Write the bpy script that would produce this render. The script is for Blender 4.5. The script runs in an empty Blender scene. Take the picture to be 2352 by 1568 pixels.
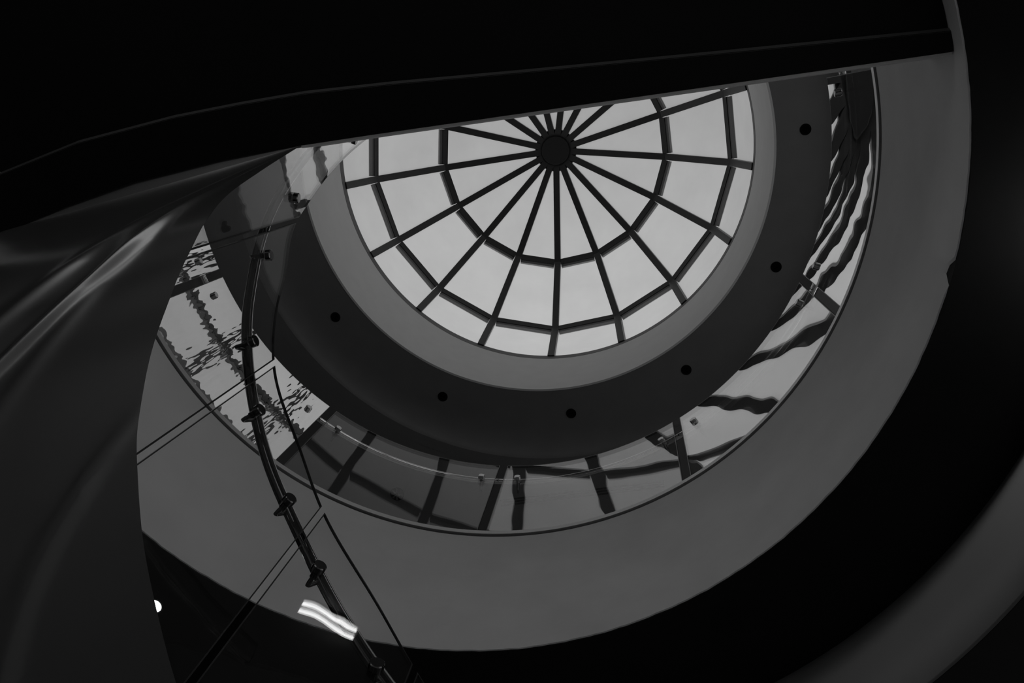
import bpy, math, random
from mathutils import Vector, Matrix
random.seed(7)
sc = bpy.context.scene
COL = sc.collection
EYE = 1.6                                   # camera height above the ground floor
D2R = math.pi / 180

# ------------------------------------------------------------------ camera
F, ZX, ZY = 2000.0, 1429.5, 271.7           # focal length in pixels, vanishing point of verticals
zc = Vector(((ZX - 1176) / F, (ZY - 784) / F, 1)).normalized()
e1 = (Vector((1, 0, 0)) - zc * zc.x).normalized()
e2 = zc.cross(e1)
right = Vector((e1.x, e2.x, zc.x)); down = Vector((e1.y, e2.y, zc.y)); fwd = Vector((e1.z, e2.z, zc.z))
cd = bpy.data.cameras.new('camera'); cam = bpy.data.objects.new('camera', cd); COL.objects.link(cam)
m = Matrix.Identity(4)
for i in range(3):
    m[i][0], m[i][1], m[i][2] = right[i], -down[i], -fwd[i]
m[2][3] = EYE
cam.matrix_world = m
cd.sensor_width = 36; cd.lens = F * 36 / 2352; cd.clip_start = 0.02
sc.camera = cam

# ------------------------------------------------------------------ world: overcast sky, brighter to one side
w = bpy.data.worlds.new('sky'); sc.world = w; w.use_nodes = True
nt = w.node_tree; nt.nodes.clear()
g = nt.nodes.new('ShaderNodeTexCoord'); sep = nt.nodes.new('ShaderNodeSeparateXYZ')
mr = nt.nodes.new('ShaderNodeMapRange'); mr.inputs[1].default_value = -1; mr.inputs[2].default_value = 1
mr.inputs[1].default_value = 0; mr.inputs[3].default_value = 0.45; mr.inputs[4].default_value = 1.05
bg = nt.nodes.new('ShaderNodeBackground'); ow = nt.nodes.new('ShaderNodeOutputWorld')
nt.links.new(g.outputs['Generated'], sep.inputs[0]); nt.links.new(sep.outputs['Y'], mr.inputs[0])
nt.links.new(mr.outputs[0], bg.inputs['Strength']); nt.links.new(bg.outputs[0], ow.inputs[0])
bg.inputs['Color'].default_value = (1, 1, 1, 1)
sc.view_settings.view_transform = 'Standard'; sc.view_settings.look = 'None'
sc.view_settings.exposure = 0.0; sc.view_settings.gamma = 1; sc.view_settings.use_curve_mapping = False

# ------------------------------------------------------------------ materials
def mat(name, col, rough=0.6, metal=0.0, spec=0.5, noise=0.0, nscale=4.0, bump=0.0, bscale=30.0, coat=0.0):
    mt = bpy.data.materials.new(name); mt.use_nodes = True
    t = mt.node_tree; b = t.nodes['Principled BSDF']
    b.inputs['Base Color'].default_value = (col, col, col, 1)
    b.inputs['Roughness'].default_value = rough; b.inputs['Metallic'].default_value = metal
    b.inputs['Specular IOR Level'].default_value = spec; b.inputs['Coat Weight'].default_value = coat
    tc = t.nodes.new('ShaderNodeTexCoord')
    if noise:
        n = t.nodes.new('ShaderNodeTexNoise'); n.inputs['Scale'].default_value = nscale
        n.inputs['Detail'].default_value = 5
        t.links.new(tc.outputs['Object'], n.inputs['Vector'])
        r = t.nodes.new('ShaderNodeMapRange'); r.inputs[1].default_value = .3; r.inputs[2].default_value = .7
        r.inputs[3].default_value = col * (1 - noise); r.inputs[4].default_value = col * (1 + noise)
        t.links.new(n.outputs[0], r.inputs[0]); t.links.new(r.outputs[0], b.inputs['Base Color'])
    if bump:
        n = t.nodes.new('ShaderNodeTexNoise'); n.inputs['Scale'].default_value = bscale
        t.links.new(tc.outputs['Object'], n.inputs['Vector'])
        bp = t.nodes.new('ShaderNodeBump'); bp.inputs['Strength'].default_value = bump
        bp.inputs['Distance'].default_value = 0.01
        t.links.new(n.outputs[0], bp.inputs['Height']); t.links.new(bp.outputs[0], b.inputs['Normal'])
    return mt

def glass(name, f0, power, wav=0.0, wscale=(3, 3, 3), tint=0.93, rough=0.0):
    """thin glass: clear transmission and a mirror reflection that grows towards grazing"""
    mt = bpy.data.materials.new(name); mt.use_nodes = True
    t = mt.node_tree; t.nodes.clear()
    out = t.nodes.new('ShaderNodeOutputMaterial'); mix = t.nodes.new('ShaderNodeMixShader')
    tr = t.nodes.new('ShaderNodeBsdfTransparent'); tr.inputs[0].default_value = (tint, tint, tint, 1)
    gl = t.nodes.new('ShaderNodeBsdfGlossy'); gl.inputs['Roughness'].default_value = rough
    gl.inputs['Color'].default_value = (1, 1, 1, 1)
    lw = t.nodes.new('ShaderNodeLayerWeight'); lw.inputs['Blend'].default_value = 0.5
    pw = t.nodes.new('ShaderNodeMath'); pw.operation = 'POWER'; pw.inputs[1].default_value = power
    ma = t.nodes.new('ShaderNodeMath'); ma.operation = 'MULTIPLY_ADD'
    ma.inputs[1].default_value = 1 - f0; ma.inputs[2].default_value = f0
    t.links.new(lw.outputs['Facing'], pw.inputs[0]); t.links.new(pw.outputs[0], ma.inputs[0])
    t.links.new(ma.outputs[0], mix.inputs[0])
    t.links.new(tr.outputs[0], mix.inputs[1]); t.links.new(gl.outputs[0], mix.inputs[2])
    t.links.new(mix.outputs[0], out.inputs[0])
    if wav:
        tc = t.nodes.new('ShaderNodeTexCoord'); mp = t.nodes.new('ShaderNodeMapping')
        mp.inputs['Scale'].default_value = wscale
        n = t.nodes.new('ShaderNodeTexNoise'); n.inputs['Scale'].default_value = 1; n.inputs['Detail'].default_value = 1.0
        bp = t.nodes.new('ShaderNodeBump'); bp.inputs['Strength'].default_value = 1.0; bp.inputs['Distance'].default_value = wav
        t.links.new(tc.outputs['Object'], mp.inputs[0]); t.links.new(mp.outputs[0], n.inputs['Vector'])
        t.links.new(n.outputs[0], bp.inputs['Height']); t.links.new(bp.outputs[0], gl.inputs['Normal'])
    return mt

def pane_mat():
    mt = bpy.data.materials.new('milky_skylight_glass'); mt.use_nodes = True
    t = mt.node_tree; t.nodes.clear()
    out = t.nodes.new('ShaderNodeOutputMaterial'); mix = t.nodes.new('ShaderNodeMixShader'); mix.inputs[0].default_value = .4
    tr = t.nodes.new('ShaderNodeBsdfTransparent'); tr.inputs[0].default_value = (.74, .74, .74, 1)
    tl = t.nodes.new('ShaderNodeBsdfTranslucent')
    tc = t.nodes.new('ShaderNodeTexCoord'); n = t.nodes.new('ShaderNodeTexNoise'); n.inputs['Scale'].default_value = 1.3
    n.inputs['Detail'].default_value = 6
    r = t.nodes.new('ShaderNodeMapRange'); r.inputs[1].default_value = .3; r.inputs[2].default_value = .7
    r.inputs[3].default_value = .68; r.inputs[4].default_value = .84
    t.links.new(tc.outputs['Object'], n.inputs['Vector']); t.links.new(n.outputs[0], r.inputs[0]); t.links.new(r.outputs[0], tl.inputs[0])
    t.links.new(tr.outputs[0], mix.inputs[1]); t.links.new(tl.outputs[0], mix.inputs[2]); t.links.new(mix.outputs[0], out.inputs[0])
    return mt

def emit(name, s):
    mt = bpy.data.materials.new(name); mt.use_nodes = True
    t = mt.node_tree; t.nodes.clear(); out = t.nodes.new('ShaderNodeOutputMaterial'); e = t.nodes.new('ShaderNodeEmission')
    e.inputs['Strength'].default_value = s; t.links.new(e.outputs[0], out.inputs[0]); return mt

M = dict(
    fascia=mat('grey_plaster', .78, .75, noise=.06, nscale=2.5, bump=.15, bscale=14),
    drum=mat('white_drum_plaster', .63, .7, noise=.03),
    dark_ceiling=mat('dark_ceiling_paint', .16, .6, noise=.05),
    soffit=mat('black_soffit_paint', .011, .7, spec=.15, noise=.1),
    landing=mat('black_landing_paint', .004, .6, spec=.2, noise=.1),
    edge_glint=mat('painted_edge_highlight', .05, .45),
    stair=mat('polished_dark_metal_cladding', .52, .25, metal=.9, noise=.1, nscale=1.5),
    tread=mat('dark_stone_tread', .08, .4),
    bulkhead=mat('satin_dark_plaster', .11, .35, noise=.08, nscale=1.2),
    floor=mat('pale_stone_floor', .5, .3, noise=.15),
    wall=mat('dark_grey_wall', .10, .7, noise=.05),
    frame=mat('dark_metal_glazing_bar', .035, .45, noise=.1),
    lit_ledge=mat('painted_lit_ledge', .16, .4),
    hub=mat('dark_hub_metal', .025, .5),
    curb=mat('grey_curb_metal', .10, .5),
    steel=mat('black_chrome_steel', .15, .04, metal=1.0),
    steel_bright=mat('mirror_polished_steel', .9, .08, metal=1.0),
    steel_light=mat('brushed_steel_cap', .55, .22, metal=1.0),
    alu=mat('brushed_aluminium_channel', .5, .35, metal=.8),
    black=mat('black_recess', .003, .8, spec=0),
    downlight=mat('black_downlight_trim', .004, .8, spec=.05),
    pane=pane_mat(),
    glass_edge=mat('dark_glass_edge', .02, .15),
    lens=emit('lamp_glow', 9.0),
    tube_glow=emit('tube_glow', 12.0),
    glass_plain=glass('clear_glass', .015, 5.3, .0012, (3, 3, 1.2)),
    glass_mid=glass('slightly_boosted_glass', .05, 3.8, .0012, (2.5, 2.5, 1.5)),  # from here reflectivity is raised to imitate brighter reflected light
    glass_bright=glass('boosted_glass', .28, 2.8, .0013, (2.5, 2.5, 1.5)),
    glass_boosted=glass('strongly_boosted_glass', .62, 2.2, .001, (5, 5, 2)),
    glass_ripple=glass('boosted_rippled_glass', .8, 2.2, .0008, (26, 26, 5)),
    glass_near=glass('clear_stair_glass', .022, 4.5, .0010, (7, 7, 3), .97),
    glass_near_boosted=glass('boosted_stair_glass', .14, 3.2, .0006, (16, 16, 4)),  # raised reflectivity paints a brighter reflection into the upper stair panel
)

# ------------------------------------------------------------------ helpers
def obj(name, verts, faces, material, parent=None, smooth=False):
    me = bpy.data.meshes.new(name); me.from_pydata([tuple(v) for v in verts], [], faces)
    me.materials.append(material)
    if smooth:
        for p in me.polygons: p.use_smooth = True
    me.validate(); me.update()
    o = bpy.data.objects.new(name, me); COL.objects.link(o)
    if parent: o.parent = parent; o.matrix_parent_inverse = parent.matrix_world.inverted()
    return o
def fixn(o):
    import bmesh
    bm = bmesh.new(); bm.from_mesh(o.data); bmesh.ops.recalc_face_normals(bm, faces=bm.faces); bm.to_mesh(o.data); bm.free(); return o
def sharp(o, deg=35):
    o.data.shade_smooth() if hasattr(o.data, 'shade_smooth') else None
    o.data.set_sharp_from_angle(angle=deg * D2R); return o
def thing(name, label, cat, loc=(0, 0, 0), group=None):
    o = bpy.data.objects.new(name, None); COL.objects.link(o); o.location = loc
    o.matrix_world = Matrix.Translation(loc)
    o.empty_display_size = .1
    return tag(o, label, cat, group)
def tag(o, label, cat, group=None):
    o['label'] = label; o['category'] = cat
    if group: o['group'] = group
    return o
def struct(o, label=None, cat=None):
    o['kind'] = 'structure'
    if label: o['label'] = label
    if cat: o['category'] = cat
    return o
def lin(x0, x1, n): return [x0 + (x1 - x0) * i / (n - 1) for i in range(n)]
def interp(x, xs, ys):
    if x <= xs[0]: return ys[0] + (x - xs[0]) * (ys[1] - ys[0]) / (xs[1] - xs[0])
    for a in range(len(xs) - 1):
        if x <= xs[a + 1] or a == len(xs) - 2:
            return ys[a] + (x - xs[a]) * (ys[a + 1] - ys[a]) / (xs[a + 1] - xs[a])
def pol(c, r, az, h): return Vector((c[0] + r * math.cos(az * D2R), c[1] + r * math.sin(az * D2R), h + EYE))
def sweep(sections, closed_section=True, closed_path=False, caps=True):
    """sections: list of equal-length point lists -> verts, faces"""
    n = len(sections[0]); V = [p for s in sections for p in s]; Fc = []
    L = len(sections)
    for i in range(L if closed_path else L - 1):
        j = (i + 1) % L
        for k in range(n if closed_section else n - 1):
            l = (k + 1) % n
            Fc.append((i * n + k, i * n + l, j * n + l, j * n + k))
    if caps and closed_section and not closed_path:
        Fc.append(tuple(range(n))[::-1]); Fc.append(tuple((L - 1) * n + k for k in range(n)))
    return V, Fc
def lathe(c, prof, az0=0, az1=360, n=160):
    full = abs(az1 - az0 - 360) < 1e-6
    azs = [az0 + (az1 - az0) * i / n for i in range(n if full else n + 1)]
    return azs, full, [[pol(c, r, a, h) for r, h in prof] for a in azs]
def lathe_obj(name, c, prof, material, parent=None, az0=0, az1=360, n=160, closed=True, deg=35):
    azs, full, S = lathe(c, prof, az0, az1, n)
    V, Fc = sweep(S, closed, full)
    o = obj(name, V, Fc, material, parent)
    fixn(o) if closed else None
    return sharp(o, deg)
def tube(name, pts, rad, material, parent=None, k=12):
    pts = [Vector(p) for p in pts]; S = []
    up = Vector((0, 0, 1))
    tan0 = (pts[1] - pts[0]).normalized()
    nrm = up.cross(tan0)
    if nrm.length < .1: nrm = Vector((1, 0, 0)).cross(tan0)
    nrm.normalize()
    for i, p in enumerate(pts):
        t = (pts[min(i + 1, len(pts) - 1)] - pts[max(i - 1, 0)]).normalized()
        nrm = (nrm - t * nrm.dot(t)).normalized(); b = t.cross(nrm)
        S.append([p + (nrm * math.cos(a) + b * math.sin(a)) * rad for a in [2 * math.pi * q / k for q in range(k)]])
    V, Fc = sweep(S); o = obj(name, V, Fc, material, parent); return sharp(fixn(o), 50)
def disc_cyl(name, a, b, rad, material, parent=None, k=20, bevel=0.0):
    a, b = Vector(a), Vector(b); t = (b - a).normalized()
    n = t.orthogonal().normalized(); q = t.cross(n)
    def ring(p, r): return [p + (n * math.cos(x) + q * math.sin(x)) * r for x in [2 * math.pi * i / k for i in range(k)]]
    S = [ring(a, rad), ring(b - t * bevel, rad), ring(b, rad - bevel)] if bevel else [ring(a, rad), ring(b, rad)]
    V, Fc = sweep(S); o = obj(name, V, Fc, material, parent); return sharp(fixn(o), 40)
def boxmesh(x0, x1, y0, y1, z0, z1):
    V = [(x, y, z) for z in (z0, z1) for y in (y0, y1) for x in (x0, x1)]
    return V, [(0, 2, 3, 1), (4, 5, 7, 6), (0, 1, 5, 4), (2, 6, 7, 3), (0, 4, 6, 2), (1, 3, 7, 5)]
def beam(p, q, wdt, dep, nrm):
    """rectangular bar from p to q; nrm = outward direction of its depth"""
    t = (q - p).normalized(); nrm = (nrm - t * nrm.dot(t)).normalized(); s = t.cross(nrm) * wdt / 2
    return [[x + s, x - s, x - s + nrm * dep, x + s + nrm * dep] for x in (p, q)]

# ------------------------------------------------------------------ the setting
VC = (-.86, .32); VR = 2.25                 # atrium opening: centre and radius (camera stands at 0,0)
KS = 1.35                                   # distance scale of the roof parts
SK = (-.857 * KS, .41 * KS); SR = 2.25 * KS                           # skylight axis
HF0, HF1 = 3.76, 5.03                       # bottom and top of the edge band of the upper floor
HC = 8.40 * KS                                  # ceiling of the upper floor
XB = 7.0                                    # half-size of the building
def square_ring(name, c, r, h0, h1, material, n=160):
    V = []; Fc = []
    for i in range(n):
        a = 2 * math.pi * i / n; ca, sa = math.cos(a), math.sin(a)
        inner = (c[0] + r * ca, c[1] + r * sa); k = XB / max(abs(ca), abs(sa)); outer = (ca * k, sa * k)
        for (x, y) in (inner, outer):
            V.append((x, y, h0 + EYE)); V.append((x, y, h1 + EYE))
    for i in range(n):
        j = (i + 1) % n; a, b = 4 * i, 4 * j
        Fc += [(a, b, b + 2, a + 2), (a + 1, a + 3, b + 3, b + 1), (a, a + 1, b + 1, b), (a + 2, b + 2, b + 3, a + 3)]
    return fixn(obj(name, V, Fc, material))
V, Fc = boxmesh(-XB, XB, -XB, XB, -.2, 0); struct(obj('floor', V, Fc, M['floor']), 'dark stone ground floor below the stair', 'floor')
ZT = HC + EYE + .6
def wall_with_added_openings(name, along, const, thick, rows, label):
    """wall built of piers and spandrels around its added light openings; rows = [(z0, z1, [(u0, u1), ...]), ...] from the ground up"""
    V, Fc = [], []
    def add(u0, u1, z0, z1):
        a = boxmesh(u0, u1, const, const + thick, z0, z1) if along == 'x' else boxmesh(const, const + thick, u0, u1, z0, z1)
        b = len(V); V.extend(a[0]); Fc.extend([tuple(i + b for i in f) for f in a[1]])
    zprev = -.2
    for z0, z1, bays in rows:
        add(-XB - .3, XB + .3, zprev, z0); u = -XB - .3
        for u0, u1 in bays: add(u, u0, z0, z1); u = u1
        add(u, XB + .3, z0, z1); zprev = z1
    add(-XB - .3, XB + .3, zprev, ZT)
    return struct(obj(name, V, Fc, M['wall']), label, 'wall')
BAY = [(a, a + 1.75) for a in (-6.6, -4.7, -2.8, -.9, 1.0, 2.9, 4.8)]
LOW, UPP = (.15, 4.6), (7.6, 11.6)  # unseen windows added to brighten the edge band, ceiling and stair
wall_with_added_openings('wall_left', 'y', -XB - .3, .3, [LOW + ([(-6.7, -5.0)],), UPP + (BAY[2:4],)], 'dark wall on the left side of the hall')
wall_with_added_openings('wall_right', 'y', XB, .3, [LOW + (BAY,), UPP + (BAY,)], 'dark wall on the right side of the hall')
wall_with_added_openings('wall_back', 'x', -XB - .3, .3, [LOW + (BAY[:3] + BAY[4:],), UPP + (BAY[3:],)], 'dark wall behind the landing')
wall_with_added_openings('wall_front', 'x', XB, .3, [], 'dark wall on the far side of the opening')

# upper floor slab: soffit, floor and the curved grey band around the opening
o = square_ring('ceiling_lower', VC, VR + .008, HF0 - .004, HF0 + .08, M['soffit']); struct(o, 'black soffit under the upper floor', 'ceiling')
o = square_ring('floor_upper', VC, VR + .12, HF1 - .12, HF1 - .02, M['floor']); struct(o, 'upper floor around the round opening', 'floor')
naz, S = 360, []
for i in range(naz):
    az = i * 360 / naz
    e = .004 * math.sin(az * .9) * math.sin(az * .37 + 1) + .003 * math.sin(az * 2.3)
    d = abs(az - 7.6)
    chip = .045 * max(0, 1 - d / 1.6) ** .6 * (1 + .35 * math.sin(az * 4)) if d < 1.6 else 0
    b = HF0 + .004 + e * .6
    S.append([pol(VC, VR + .1, az, b), pol(VC, VR + chip * .9, az, b), pol(VC, VR, az, b + chip * 1.6 + .004), pol(VC, VR, az, HF0 + .3),
              pol(VC, VR, az, HF1 - .55), pol(VC, VR, az, HF1 - .045), pol(VC, VR + .1, az, HF1 - .045)])
V, Fc = sweep(S, True, True); o = sharp(fixn(obj('wall_fascia', V, Fc, M['fascia'])), 30)
struct(o, 'curved light grey edge band around the round opening', 'wall')

# dropped curved bulkhead under the soffit, lower right
o = lathe_obj('trim_1', (-.86, .33), [(2.90, HF0 + .01), (2.80, HF0 - .04), (2.775, HF0 - .12), (2.77, HF0 - .3), (2.77, 3.135), (2.775, 3.13), (2.9, 3.13)],
              M['bulkhead'], az0=-40, az1=97, n=90, deg=50)
struct(o, 'curved satin grey bulkhead hanging below the soffit', 'bulkhead')
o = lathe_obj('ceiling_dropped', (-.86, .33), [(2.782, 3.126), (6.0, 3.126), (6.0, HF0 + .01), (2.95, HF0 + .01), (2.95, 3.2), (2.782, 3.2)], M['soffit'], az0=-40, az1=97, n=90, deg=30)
struct(o, 'black dropped soffit behind the curved bulkhead', 'ceiling')

# ceiling of the upper floor with stepped ring and the drum of the skylight
cv = [(SR + .03, HC), (2.55 * KS, HC)] + [((2.66 + .28 * math.sin(a * D2R)) * KS, HC - .16 * (1 - math.cos(a * D2R))) for a in range(0, 91, 10)] + [(2.94 * KS, HC - .20)]
o = lathe_obj('ceiling', SK, cv + [(3.05 * KS, HC - .20), (3.05 * KS, HC + .12), (SR + .03, HC + .12)], M['dark_ceiling'], n=200, deg=30)
struct(o, 'dark ceiling ring around the skylight', 'ceiling')
o = square_ring('ceiling_upper', SK, 3.0 * KS, HC - .197, HC - .1, M['dark_ceiling']); struct(o, 'dark lower ceiling of the upper floor', 'ceiling')
o = square_ring('ceiling_roof', SK, SR + .1, HC + .3, HC + .6, M['dark_ceiling']); struct(o, 'roof slab above the ceiling', 'roof')
HR = 9.62 * KS
o = lathe_obj('wall_drum', SK, [(SR, HC - .004), (SR + .028, HC - .004), (SR + .028, HR), (SR + .004, HR)], M['drum'], n=200)
struct(o, 'light grey round drum wall under the skylight', 'wall')

# ------------------------------------------------------------------ domed skylight
NS = 17; A0 = 86.9
sky = thing('dome_skylight', 'round domed skylight of milky panes in dark radial glazing bars', 'skylight', (SK[0], SK[1], HR + EYE))
lathe_obj('curb', SK, [(SR, HR - .06), (SR + .12, HR - .06), (SR + .12, HR + .1), (SR, HR + .1)], M['curb'], sky, n=200)
RINGS = [(2.235 * KS, HR + .06), (2.09 * KS, 10.42 * KS), (1.40 * KS, 11.22 * KS), (.16 * KS, 11.68 * KS)]
def dpt(k, az, dr=0): r, h = RINGS[k]; return pol(SK, r + dr, az, h)
def outn(k, az):
    (r0, h0), (r1, h1) = RINGS[k], RINGS[k + 1]
    t = Vector((r1 - r0, h1 - h0)).normalized(); n = Vector((t.y, -t.x))
    if n.x < 0: n = -n
    a = az * D2R; return Vector((n.x * math.cos(a), n.x * math.sin(a), n.y))
BW, BD = .078 * KS, .12
for i in range(NS):
    az = A0 + 360 / NS * i; az2 = az + 360 / NS; am = (az + az2) / 2
    ns = [outn(0, az), (outn(0, az) + outn(1, az)).normalized(), (outn(1, az) + outn(2, az)).normalized(), outn(2, az)]
    side = Vector((-math.sin(az * D2R), math.cos(az * D2R), 0)) * BW / 2
    S = [[dpt(k, az) + side, dpt(k, az) - side, dpt(k, az) - side + ns[k] * BD, dpt(k, az) + side + ns[k] * BD] for k in range(4)]
    V, Fc = sweep(S); fixn(obj('glazing_bar', V, Fc, M['frame'], sky))
    for k in (1, 2):
        n = (outn(k, am) + outn(k - 1, am)).normalized()
        s = 1.0
        p, q = dpt(k, az), dpt(k, az2); t = (q - p).normalized()
        V, Fc = sweep(beam(p + t * BW * .5 + n * .012, q - t * BW * .5 + n * .012, BW * .95, BD - .02, n)); fixn(obj('transom', V, Fc, M['frame'], sky))
        dn = ((dpt(k - 1, am) - dpt(k, am)).normalized()) * BW * .72 + n * .045      # ledge on the transom's rim side, its lit face put into the grey colour
        V, Fc = sweep(beam(p + t * BW * .5 + dn, q - t * BW * .5 + dn, BW * .5, BD - .055, n)); fixn(obj('transom_lit_ledge', V, Fc, M['lit_ledge'], sky))
    for k in range(3):
        n = outn(k, am)
        a, b, c, d = dpt(k, az), dpt(k, az2), dpt(k + 1, az2), dpt(k + 1, az)
        Q = [x + n * (BD - .015) for x in (a, b, c, d)] + [x + n * (BD - .005) for x in (a, b, c, d)]
        obj('pane', Q, [(3, 2, 1, 0), (4, 5, 6, 7)][:1], M['pane'], sky)
h = RINGS[3][1]
lathe_obj('hub', SK, [(0.001, h - .05), (.235, h - .05), (.245, h - .04), (.245, h + .06), (0.001, h + .06)], M['hub'], sky, n=40)
lathe_obj('hub_collar', SK, [(.0, h + .05), (.36, h + .05), (.37, h + .06), (.37, h + .14), (.0, h + .16)], M['hub'], sky, n=40)

# ------------------------------------------------------------------ upper glass balustrade
bal = thing('glass_balustrade', 'curved frameless glass balustrade with steel rail on the upper floor edge', 'balustrade', (VC[0], VC[1], HF1 + EYE))
lathe_obj('base_channel', VC, [(VR - .008, HF1 - .02), (VR + .05, HF1 - .02), (VR + .05, HF1 + .05), (VR + .03, HF1 + .05), (VR + .03, HF1 + .02), (VR + .004, HF1 + .02), (VR + .004, HF1 + .022), (VR - .008, HF1 + .022)], M['alu'], bal, n=240, deg=30)
lathe_obj('shadow_gap', VC, [(VR + .02, HF1 - .05), (VR + .1, HF1 - .05), (VR + .1, HF1 - .015), (VR + .02, HF1 - .015)], M['black'], bal, n=200)
joints = [-50.5, -15.6, 19.6, 54.2, 89.0, 124.8, 159.0, 193.5, 228, 262, 275.5, 309.5]
gm = {0: 'glass_plain', 1: 'glass_boosted', 2: 'glass_bright', 3: 'glass_mid', 4: 'glass_plain', 5: 'glass_ripple', 6: 'glass_ripple'}  # reflection strength set panel by panel, standing in for brighter light
GT = 6.17
def curved_panel(name, c, r, az0, az1, hb, ht, thick, material, parent, n=24):
    S = []; bw = .0045; da = bw / r / D2R
    for a in [az0] + lin(az0 + da, az1 - da, n + 1) + [az1]:
        b, t = (hb(a), ht(a)) if callable(hb) else (hb, ht)
        S.append([pol(c, r, a, b), pol(c, r, a, t - bw), pol(c, r, a, t), pol(c, r + thick, a, t), pol(c, r + thick, a, t - bw), pol(c, r + thick, a, b)])
    V, Fc = sweep(S); o = obj(name, V, Fc, material, parent)
    o.data.materials.append(M['glass_edge'])
    for i, f in enumerate(o.data.polygons):
        seg, k = divmod(i, 6)
        if seg >= n + 2 or seg in (0, n + 1) or k in (1, 2, 3, 5): f.material_index = 1
    return sharp(fixn(o), 40)
GAP = .75
pairs = [(joints[i], joints[i + 1]) for i in range(7)]
for i, (a, b) in enumerate(pairs):
    curved_panel('glass_panel', VC, VR + .006, a + GAP, b - GAP, HF1 + .022, GT, .016, M[gm.get(i, 'glass_plain')], bal)
RH, RR = 6.02, 2.325
tube('handrail', [pol(VC, RR, a, RH) for a in lin(-50, 228, 220)], .022, M['steel_bright'], bal, 14)
for j in joints[1:8]:
    for s in (-3.4, 3.4):
        az = j + s; hd = 5.92
        st = disc_cyl('standoff', pol(VC, VR + .008, az, hd), pol(VC, VR - .016, az, hd), .025, M['steel_light'], bal, bevel=.004)
        tube('bracket', [pol(VC, VR + .02, az, hd), pol(VC, RR + .0, az, hd - .03), pol(VC, RR + .03, az, hd - .02), pol(VC, RR + .005, az, RH - .02)], .008, M['steel'], st, 8)

# ------------------------------------------------------------------ stair landing above the camera
HL = 3.86
edge = [(1.42, -.275), (1.311, -.26), (.5, -.149), (-.5, -.012), (-1.1, .070), (-1.432, .118), (-1.83, .19), (-2.26, .29), (-2.6, .405), (-2.96, .546), (-3.02, .57)]
faint = [(1.42, -.35), (1.30, -.34), (.473, -.267), (-.43, -.19), (-1.0, -.145), (-1.40, -.106), (-1.7, -.06), (-2.02, -.003), (-2.5, .11), (-2.91, .256), (-3.0, .29)]
landing = thing('stair_landing', 'black landing slab crossing above, its straight edge cutting off the skylight', 'landing', (0, -1, HL + EYE))
arc = []
for k in range(41):
    a = 176 + (345 - 176) * k / 40; arc.append((VC[0] + 2.249 * math.cos(a * D2R), VC[1] + 2.249 * math.sin(a * D2R)))
poly = faint[1:-1] + [p for p in arc if p[1] < .2]
n = len(poly); V = [(x, y, HL + .02 + EYE) for x, y in poly] + [(x, y, HL + .30 + EYE) for x, y in poly]
Fc = [tuple(range(n)), tuple(range(n, 2 * n))[::-1]] + [(i, (i + 1) % n, n + (i + 1) % n, n + i) for i in range(n)]
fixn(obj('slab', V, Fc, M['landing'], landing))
ed = [(x, y) for x, y in edge if math.hypot(x - VC[0], y - VC[1]) < 2.256]; fa = faint[1:1 + len(ed)]
fa = [faint[i] for i, p in enumerate(edge) if math.hypot(p[0] - VC[0], p[1] - VC[1]) < 2.256]
S = [[Vector((e[0], e[1], HL + EYE)), Vector((e[0], e[1], HL + .30 + EYE)), Vector((f[0], f[1], HL + .30 + EYE)), Vector((f[0], f[1], HL + EYE))] for e, f in zip(ed, fa)]
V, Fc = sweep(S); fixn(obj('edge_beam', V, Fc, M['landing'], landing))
S = [[Vector((x, y + .001, HL + .012 + EYE)), Vector((x, y + .012, HL + .016 + EYE)), Vector((x, y + .012, HL + .305 + EYE)), Vector((x, y + .001, HL + .305 + EYE))] for x, y in ed if x > -1.44]
V, Fc = sweep(S); fixn(obj('lit_edge_strip', V, Fc, M['fascia'], landing))  # pale strip paints the skylight's light onto the slab's edge face
S = []
for f in fa:
    x, y = f
    S.append([Vector((x, y + .004, HL - .001 + EYE)), Vector((x, y - .012, HL + .014 + EYE)), Vector((x, y - .012, HL + .021 + EYE)), Vector((x, y + .004, HL + .021 + EYE))])
V, Fc = sweep(S); fixn(obj('edge_highlight', V, Fc, M['edge_glint'], landing))  # grey strip paints in the faint highlight along the beam

# ------------------------------------------------------------------ helical stair flight
NC = (-.4, .5)
UA = [60, 90, 110, 127.5, 135.9, 143.8, 151.9, 157.5, 161.8, 168.6, 174.5, 181.5, 191.3, 195.4, 200.2]
UH = [.75, 1.18, 1.50, 1.789, 1.936, 2.068, 2.21, 2.305, 2.397, 2.547, 2.697, 2.87, 3.173, 3.473, 3.863]
def smooth_fn(X, Y):
    # cubic Hermite through the points
    n = len(X); mtan = []
    for i in range(n):
        if i == 0: mtan.append((Y[1] - Y[0]) / (X[1] - X[0]))
        elif i == n - 1: mtan.append((Y[-1] - Y[-2]) / (X[-1] - X[-2]))
        else: mtan.append(.5 * ((Y[i + 1] - Y[i]) / (X[i + 1] - X[i]) + (Y[i] - Y[i - 1]) / (X[i] - X[i - 1])))
    def f(x):
        i = 0
        while i < n - 2 and x > X[i + 1]: i += 1
        h = X[i + 1] - X[i]; t = (x - X[i]) / h
        return (Y[i] * (2 * t**3 - 3 * t**2 + 1) + mtan[i] * h * (t**3 - 2 * t**2 + t) + Y[i + 1] * (-2 * t**3 + 3 * t**2) + mtan[i + 1] * h * (t**3 - t**2))
    return f
hU = smooth_fn(UA, UH)
stair = thing('helical_staircase', 'glossy dark helical stair flight sweeping up the left side', 'staircase', (NC[0], NC[1], 0))
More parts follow.
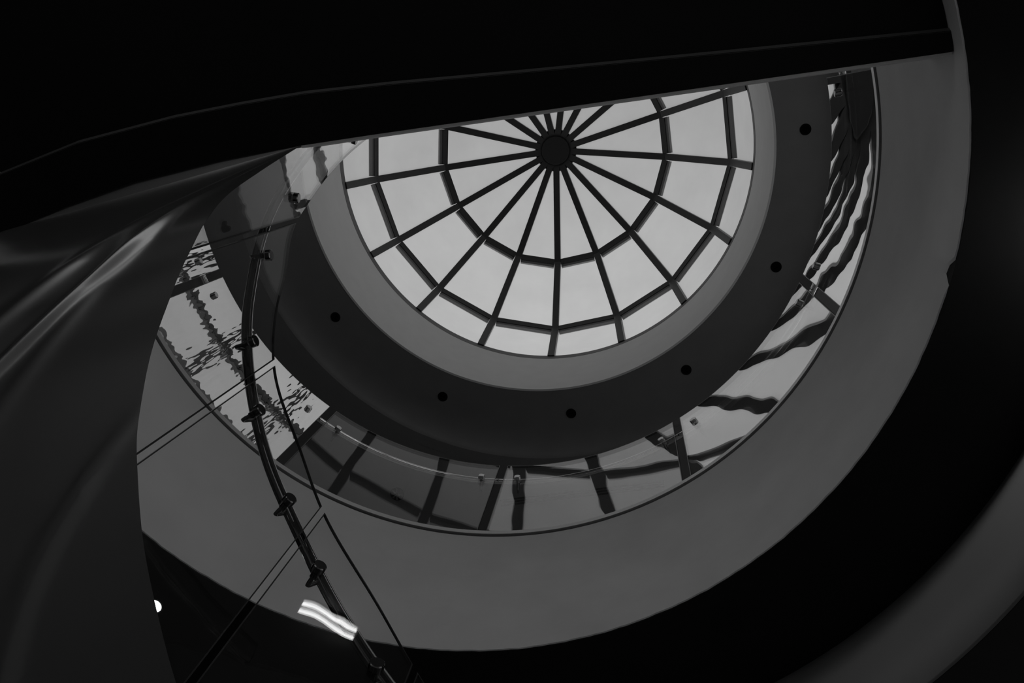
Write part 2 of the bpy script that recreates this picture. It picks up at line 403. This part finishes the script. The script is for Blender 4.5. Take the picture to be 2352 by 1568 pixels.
def outer_pt(az, h):
    """where the ray from the well centre meets the wall of the opening"""
    # at the top the rung turns to follow the landing edge
    a = az - max(0, (az - 150) / 50.2) ** 1.3 * 21.5
    d = Vector((math.cos(a * D2R), math.sin(a * D2R))); o = Vector((NC[0] - VC[0], NC[1] - VC[1])); b = o.dot(d)
    r = -b + math.sqrt(b * b - o.dot(o) + 2.23 ** 2)
    return Vector((NC[0] + r * d.x, NC[1] + r * d.y, h + EYE))
# shallow ridges put into the shape to draw highlight streaks down the soffit from the landing corner: (az, position across), height, width
STREAK_RIDGES = [(lambda z: .01005 * (200.5 - z) + .000258 * (200.5 - z) ** 2, .026, .05),
          (lambda z: .0265 * (200.5 - z), .012, .08),
          (lambda z: .0264 * (159.2 - z), .018, .09),
          (lambda z: .0125 * (200.5 - z), .006, .06)]
def rung(az):
    h = hU(az); return pol(NC, 1.1, az, h), outer_pt(az, h)
S = []
for az in lin(62, 140, 60)[:-1] + lin(140, 200.2, 300):
    ib, ob = rung(az); ib2, ob2 = rung(az - .4); L = (ob - ib).length; low = []
    for j in range(180):
        t = (j / 179) ** 1.25; p = ib.lerp(ob, t)
        nn = (ob - ib).cross(p - ib2.lerp(ob2, t)).normalized()
        if nn.z > 0: nn = -nn
        k = min(1, max(.25, (201 - az) / 14))
        e = sum(amp * k * math.exp(-((t - f(az)) * L / (wd * k)) ** 2) for f, amp, wd in STREAK_RIDGES) * min(1, t * L / .2) * min(1, max(0, (200.2 - az) / 8))
        low.append(p + nn * e)
    top = Vector((0, 0, .22))
    S.append(low + [ob + top, ib.lerp(ob, .27 / L) + top])
sh = Vector((0, -.11, .03)); S.append([p + sh for p in S[-1]])        # end of the flight buried above the landing edge
V, Fc = sweep(S); sharp(fixn(obj('flight_soffit', V, Fc, M['stair'], stair)), 40)
az = 64
while az < 197:
    a1 = min(az + 9.6, 199.5); h = hU(a1) + .16; S = []
    for a in lin(az, a1, 5):
        ob = outer_pt(a, h); ib = pol(NC, 1.1, a, h).lerp(ob, .4); ob = ob.lerp(ib, .02)
        S.append([ib, ob, ob + Vector((0, 0, .10)), ib + Vector((0, 0, .10))])
    V, Fc = sweep(S); fixn(obj('tread', V, Fc, M['tread'], stair)); az += 9

# ------------------------------------------------------------------ stair balustrade (near glass)
TA = [60, 85, 97.4, 110.15, 126.0, 137.25, 153.5, 163.8, 168.4, 180.2, 182.4, 184.8, 188.9, 194.3, 199.5, 206]
TH = [1.2, 1.94, 2.295, 2.66, 3.0, 3.251, 3.508, 3.783, 3.941, 4.21, 4.321, 4.438, 4.645, 4.979, 5.384, 5.95]
hT = smooth_fn(TA, TH)
nb = thing('stair_balustrade', 'frameless glass stair balustrade with dark tubular handrail on the helical flight', 'balustrade', (NC[0], NC[1], 2 + EYE))
nj = [99.5, 126.05, 153.6, 180.3, 204]
for i in range(-1, 4):
    a, b = (nj[i], nj[i + 1]) if i >= 0 else (72.5, nj[0])
    b = min(b, 200.2)
    curved_panel('glass_panel', NC, 1.2, a + .55, b - .55, lambda x: hU(min(x, 200.2)) + .10 + .26 * max(0, min(1, (x - 172) / 22)), hT, .012, M['glass_near_boosted' if i >= 3 else 'glass_near'], nb, 28)
RA = [60, 85, 103.3, 114.8, 126.9, 140.7, 148.9, 156.5, 163.8, 169.7, 178.4, 186.1, 189.6, 196, 202]
RHh = [1.36, 1.93, 2.356, 2.624, 2.895, 3.15, 3.31, 3.457, 3.606, 3.748, 3.955, 4.19, 4.333, 4.62, 4.95]
hR = smooth_fn(RA, RHh)
tube('handrail', [pol(NC, 1.28, a, hR(a)) for a in lin(73, 200, 160)], .0235, M['steel'], nb, 16)
ND = [(93.9, None), (105, None), (120.7, 2.655), (132.0, 2.891), (147.9, 3.161), (159.8, 3.40), (174.9, 3.788), (185.8, 4.173), (198.6, 5.0)]
for az, hd in ND:
    hr = hR(az); hd = hd or hr - .09
    st = disc_cyl('standoff', pol(NC, 1.2, az, hd), pol(NC, 1.176, az, hd), .0255, M['steel'], nb, 24, bevel=.003)
    disc_cyl('spacer', pol(NC, 1.235, az, hd), pol(NC, 1.212, az, hd), .014, M['steel'], st, 14)
    tube('bracket', [pol(NC, 1.215, az, hd), pol(NC, 1.255, az + .1, hd - .010), pol(NC, 1.267, az + .1, hd - .010), pol(NC, 1.272, az - .1, hd), pol(NC, 1.279, az - 1.6, hr - .026)], .0085, M['steel'], st, 10)
    tube('clamp_foot', [pol(NC, 1.281, az - 2.6, hR(az - 2.6) - .0215), pol(NC, 1.281, az - .8, hR(az - .8) - .0215)], .009, M['steel'], st, 10)

# ------------------------------------------------------------------ small fittings
spots = [(-7.1, 'rightmost, beside the upper end of the glass'), (22.1, 'second from the right'), (52, 'third from the right'),
         (80.2, 'lowest one, straight below the skylight'), (110.7, 'fifth from the right'), (142, 'leftmost, nearest the stair handrail')]
for az, txt in spots:
    c = pol(SK, 2.53 * KS, az, HC)
    d = thing('downlight', 'black recessed ceiling downlight around the skylight, ' + txt, 'downlight', c, 'downlights around the skylight')
    cc = (c.x, c.y)
    lathe_obj('trim_ring', cc, [(.048, HC - .006), (.067, HC - .006), (.07, HC), (.07, HC + .01), (.048, HC + .01)], M['downlight'], d, n=28)
    lathe_obj('recess', cc, [(.0, HC - .003), (.049, HC - .004), (.049, HC + .01), (.0, HC + .01)], M['black'], d, n=28)
HS = HC - .2
# linear slot diffuser and round swirl diffuser in the ceiling, seen through the far glass
p0, p1 = Vector((-1.13, 3.86)) * KS, Vector((.53, 3.56)) * KS; t = (p1 - p0).normalized(); s = Vector((-t.y, t.x))
sd = thing('slot_diffuser', 'long black three slot air diffuser in the ceiling behind the glass', 'air diffuser', (p0.x, p0.y, HS + EYE))
for k in (-1, 0, 1):
    q0, q1 = p0 + s * k * .038, p1 + s * k * .038
    S = [[Vector((q.x + s.x * a, q.y + s.y * a, HS + EYE + z)) for a, z in ((-.011, -.008), (.011, -.008), (.011, .01), (-.011, .01))] for q in (q0, q1)]
    V, Fc = sweep(S); fixn(obj('slot', V, Fc, M['black'], sd))
rd = thing('round_diffuser', 'round black swirl air diffuser in the ceiling behind the glass', 'air diffuser', (-2.23 * KS, 3.82 * KS, HS + EYE))
lathe_obj('plate', (-2.23 * KS, 3.82 * KS), [(.0, HS - .004), (.095, HS - .004), (.1, HS), (.1, HS + .01), (.0, HS + .01)], M['black'], rd, n=32)
for k in range(8):
    a = k * 45 * D2R; u = Vector((math.cos(a), math.sin(a), 0)); v = Vector((-u.y, u.x, 0)); c = Vector((-2.23 * KS, 3.82 * KS, HS + EYE - .004))
    S = [[c + u * r - v * .01, c + u * r + v * .01, c + u * r + v * .012 - Vector((0, 0, .014)), c + u * r - v * .008 - Vector((0, 0, .014))] for r in (.025, .085)]
    V, Fc = sweep(S); fixn(obj('vane', V, Fc, M['wall'], rd))
# glowing downlight in the black soffit at the stair edge
c = (-2.31, 2.43)
gl = thing('soffit_light', 'small bright round lamp in the black soffit beside the stair edge', 'lamp', (c[0], c[1], HF0 + EYE))
lathe_obj('housing', c, [(.034, HF0 - .012), (.042, HF0 - .012), (.044, HF0), (.044, HF0 + .01), (.034, HF0 + .01)], M['steel_light'], gl, n=28)
lathe_obj('lens', c, [(.0, HF0 - .016), (.02, HF0 - .013), (.034, HF0 - .006), (.034, HF0 + .005), (.0, HF0 + .005)], M['lens'], gl, n=28)

# unseen lamp added just right of the view to brighten the bulkhead
c = (1.81, .40)
wl = thing('soffit_light', 'added unseen lamp in the black soffit lighting the curved bulkhead at the right', 'lamp', (c[0], c[1], HF0 + EYE))
lathe_obj('housing', c, [(.034, HF0 - .016), (.042, HF0 - .016), (.044, HF0 - .004), (.044, HF0 + .01), (.034, HF0 + .01)], M['steel_light'], wl, n=28)
lathe_obj('lens', c, [(.0, HF0 - .016), (.02, HF0 - .013), (.034, HF0 - .010), (.034, HF0 + .005), (.0, HF0 + .005)], M['lens'], wl, n=28)
ld = bpy.data.lights.new('added_wash_beam', 'SPOT'); ld.energy = 62.0; ld.spot_size = 175 * D2R; ld.spot_blend = .08; ld.shadow_soft_size = .03
lo = bpy.data.objects.new('added_wash_beam', ld); COL.objects.link(lo); lo.parent = wl; lo.location = (0, 0, -.03)
# twin-tube batten on the upper ceiling behind the landing: seen only as a streak mirrored in the stair glass
p0, p1 = Vector((1.97, -4.27)), Vector((.70, -4.69)); t = (p1 - p0).normalized(); s_ = Vector((-t.y, t.x))
tl = thing('tube_light', 'bright twin tube ceiling light mirrored as a white streak in the stair glass', 'lamp', (p0.x, p0.y, HS + EYE))
def bar2(name, a, b, o0, o1, z0, z1, m_, par):
    S = [[Vector((q.x + s_.x * o, q.y + s_.y * o, HS + EYE + z)) for o, z in ((o0, z0), (o1, z0), (o1, z1), (o0, z1))] for q in (a, b)]
    V, Fc = sweep(S); return fixn(obj(name, V, Fc, m_, par))
bar2('housing', p0, p1, -.12, .12, -.03, -.002, M['alu'], tl)
for k in (-1, 1):
    q0, q1 = p0 + s_ * k * .065 + t * .03, p1 + s_ * k * .065 - t * .03
    tube('tube', [(q0.x, q0.y, HS + EYE - .06), (q1.x, q1.y, HS + EYE - .06)], .024, M['tube_glow'], tl, 12)
